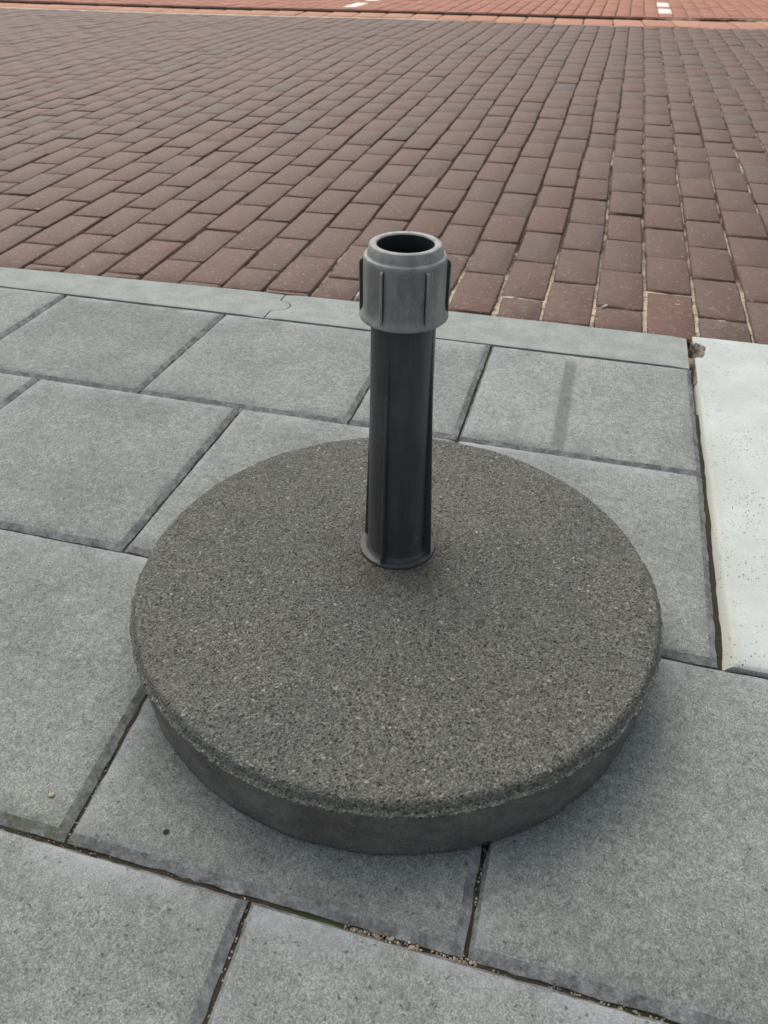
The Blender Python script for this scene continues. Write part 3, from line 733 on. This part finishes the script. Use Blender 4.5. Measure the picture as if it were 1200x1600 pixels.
def along(n, fx, fy, spread, z, r0, r1):
    for _ in range(n):
        t = rng.uniform(0, 1)
        if nz(fx(t) * 40, fy(t) * 40, n * 0.37) < -0.12: continue              # clumps and bare stretches
        pts.append((fx(t) + rng.normal(0, spread) * (abs(fx(1) - fx(0)) < 0.05), fy(t) + rng.normal(0, spread) * (abs(fx(1) - fx(0)) >= 0.05), z + rng.uniform(-0.001, 0.0008), r0 + (r1 - r0) * rng.uniform(0, 1) ** 2))
LN = lambda a, b: (lambda t: a + (b - a) * t)
along(330, LN(-0.146, 0.012), lambda t: rowD(-0.07) - 0.0004, 0.0011, -0.0048, 0.0004, 0.0015)
along(190, LN(0.0, 0.22), lambda t: rowD(0.1), 0.001, -0.0058, 0.0004, 0.001)
along(260, LN(-0.6, -0.15), lambda t: rowD(-0.3), 0.001, -0.0062, 0.0003, 0.0008)
along(160, LN(-0.1385, -0.1472), LN(-0.05, 0.215), 0.001, -0.006, 0.0004, 0.0011)
along(120, LN(0.0018, 0.003), LN(0.22, 0.31), 0.001, -0.0055, 0.0003, 0.0009)
along(120, LN(-0.2935, -0.307), LN(0.222, 0.36), 0.001, -0.006, 0.0003, 0.0009)
along(300, LN(-0.8, 0.18), lambda t: rowB(-0.3), 0.001, -0.0055, 0.0003, 0.0011)
along(180, LN(-0.72, -0.38), lambda t: rowC(-0.5), 0.001, -0.006, 0.0003, 0.0009)
along(120, LN(-0.4208, -0.419), LN(0.53, 0.83), 0.001, -0.0058, 0.0004, 0.0011)
along(40, LN(-0.4195, -0.419), LN(0.79, 0.832), 0.0012, -0.0035, 0.0007, 0.0018)
for _ in range(170):
    a = rng.uniform(0, 6.28); rr = RB0 + abs(rng.normal(0, 0.003)); pts.append((-0.115 + rr * math.cos(a), 0.4932 + rr * math.sin(a), 0.0004, rng.uniform(0.0003, 0.0009)))
for _ in range(130):
    pts.append((rng.uniform(-0.7, 0.3), rng.uniform(0.1, 1.1), 0.0003, rng.uniform(0.0003, 0.0008)))
grit('joint_grit', pave, pts)
pts = []
for _ in range(420):
    x = rng.uniform(-1.1, 0.5); y = kerb_hi(x) + abs(rng.normal(0, 0.07)) + 0.004
    pts.append((x, y, Z_ROAD + 0.0004, rng.uniform(0.0004, 0.0013)))
for _ in range(1500):
    k = rng.integers(i0 - 12, min(i0 + 6, len(bx))); y = 1.24 + abs(rng.normal(0, 0.35))
    pts.append((edge_x(k, y) + rng.normal(0, 0.0018), y, Z_ROAD - 0.0032 + rng.uniform(-0.001, 0.001), rng.uniform(0.0005, 0.0013)))
grit('sand_crumbs', road, pts)

def pebble(name, loc, r, mat, label, cat, sq=(1.25, 0.9, 0.6), rz=0.5):
    bm = bmesh.new(); bmesh.ops.create_icosphere(bm, subdivisions=3, radius=r)
    for v in bm.verts:
        k = 1 + 0.25 * noise.noise(v.co * (1.3 / r) + Vector(loc) * 50); v.co = Vector((v.co.x * sq[0], v.co.y * sq[1], v.co.z * sq[2])) * k
    me = bpy.data.meshes.new(name); bm.to_mesh(me); bm.free(); me.materials.append(mat)
    o = link(name, me, None, smooth=True, loc=(loc[0], loc[1], loc[2] + r * sq[2] * 0.85)); o.rotation_euler.z = rz
    o['label'] = label; o['category'] = cat
M_TAN = mat_plain('tan_stone', (0.4, 0.32, 0.2), (0.62, 0.54, 0.4), 300, 0.7)
M_CHALK = mat_plain('white_chip', (0.6, 0.58, 0.54), (0.75, 0.74, 0.7), 300, 0.7)
M_LEAF = mat_plain('yellow_green_leaf', (0.25, 0.26, 0.06), (0.4, 0.38, 0.12), 200, 0.6)
pebble('pebble', (-0.3221, 0.2491, 0), 0.0020, M_TAN, 'tiny tan pebble lying alone on the grey slab near the mossy joint corner', 'pebble')
pebble('stone_chip', (0.0504, 1.3321, Z_ROAD), 0.0035, M_CHALK, 'small white elongated chip lying on a brown brick near the grey kerb', 'chip', (2.4, 0.6, 0.6), 0.9)
pebble('leaf_scrap', (-1.227, 1.5363, Z_ROAD), 0.005, M_LEAF, 'tiny yellow-green scrap of leaf on the brown bricks at the left', 'leaf scrap', (1.2, 0.8, 0.25), 0.2)
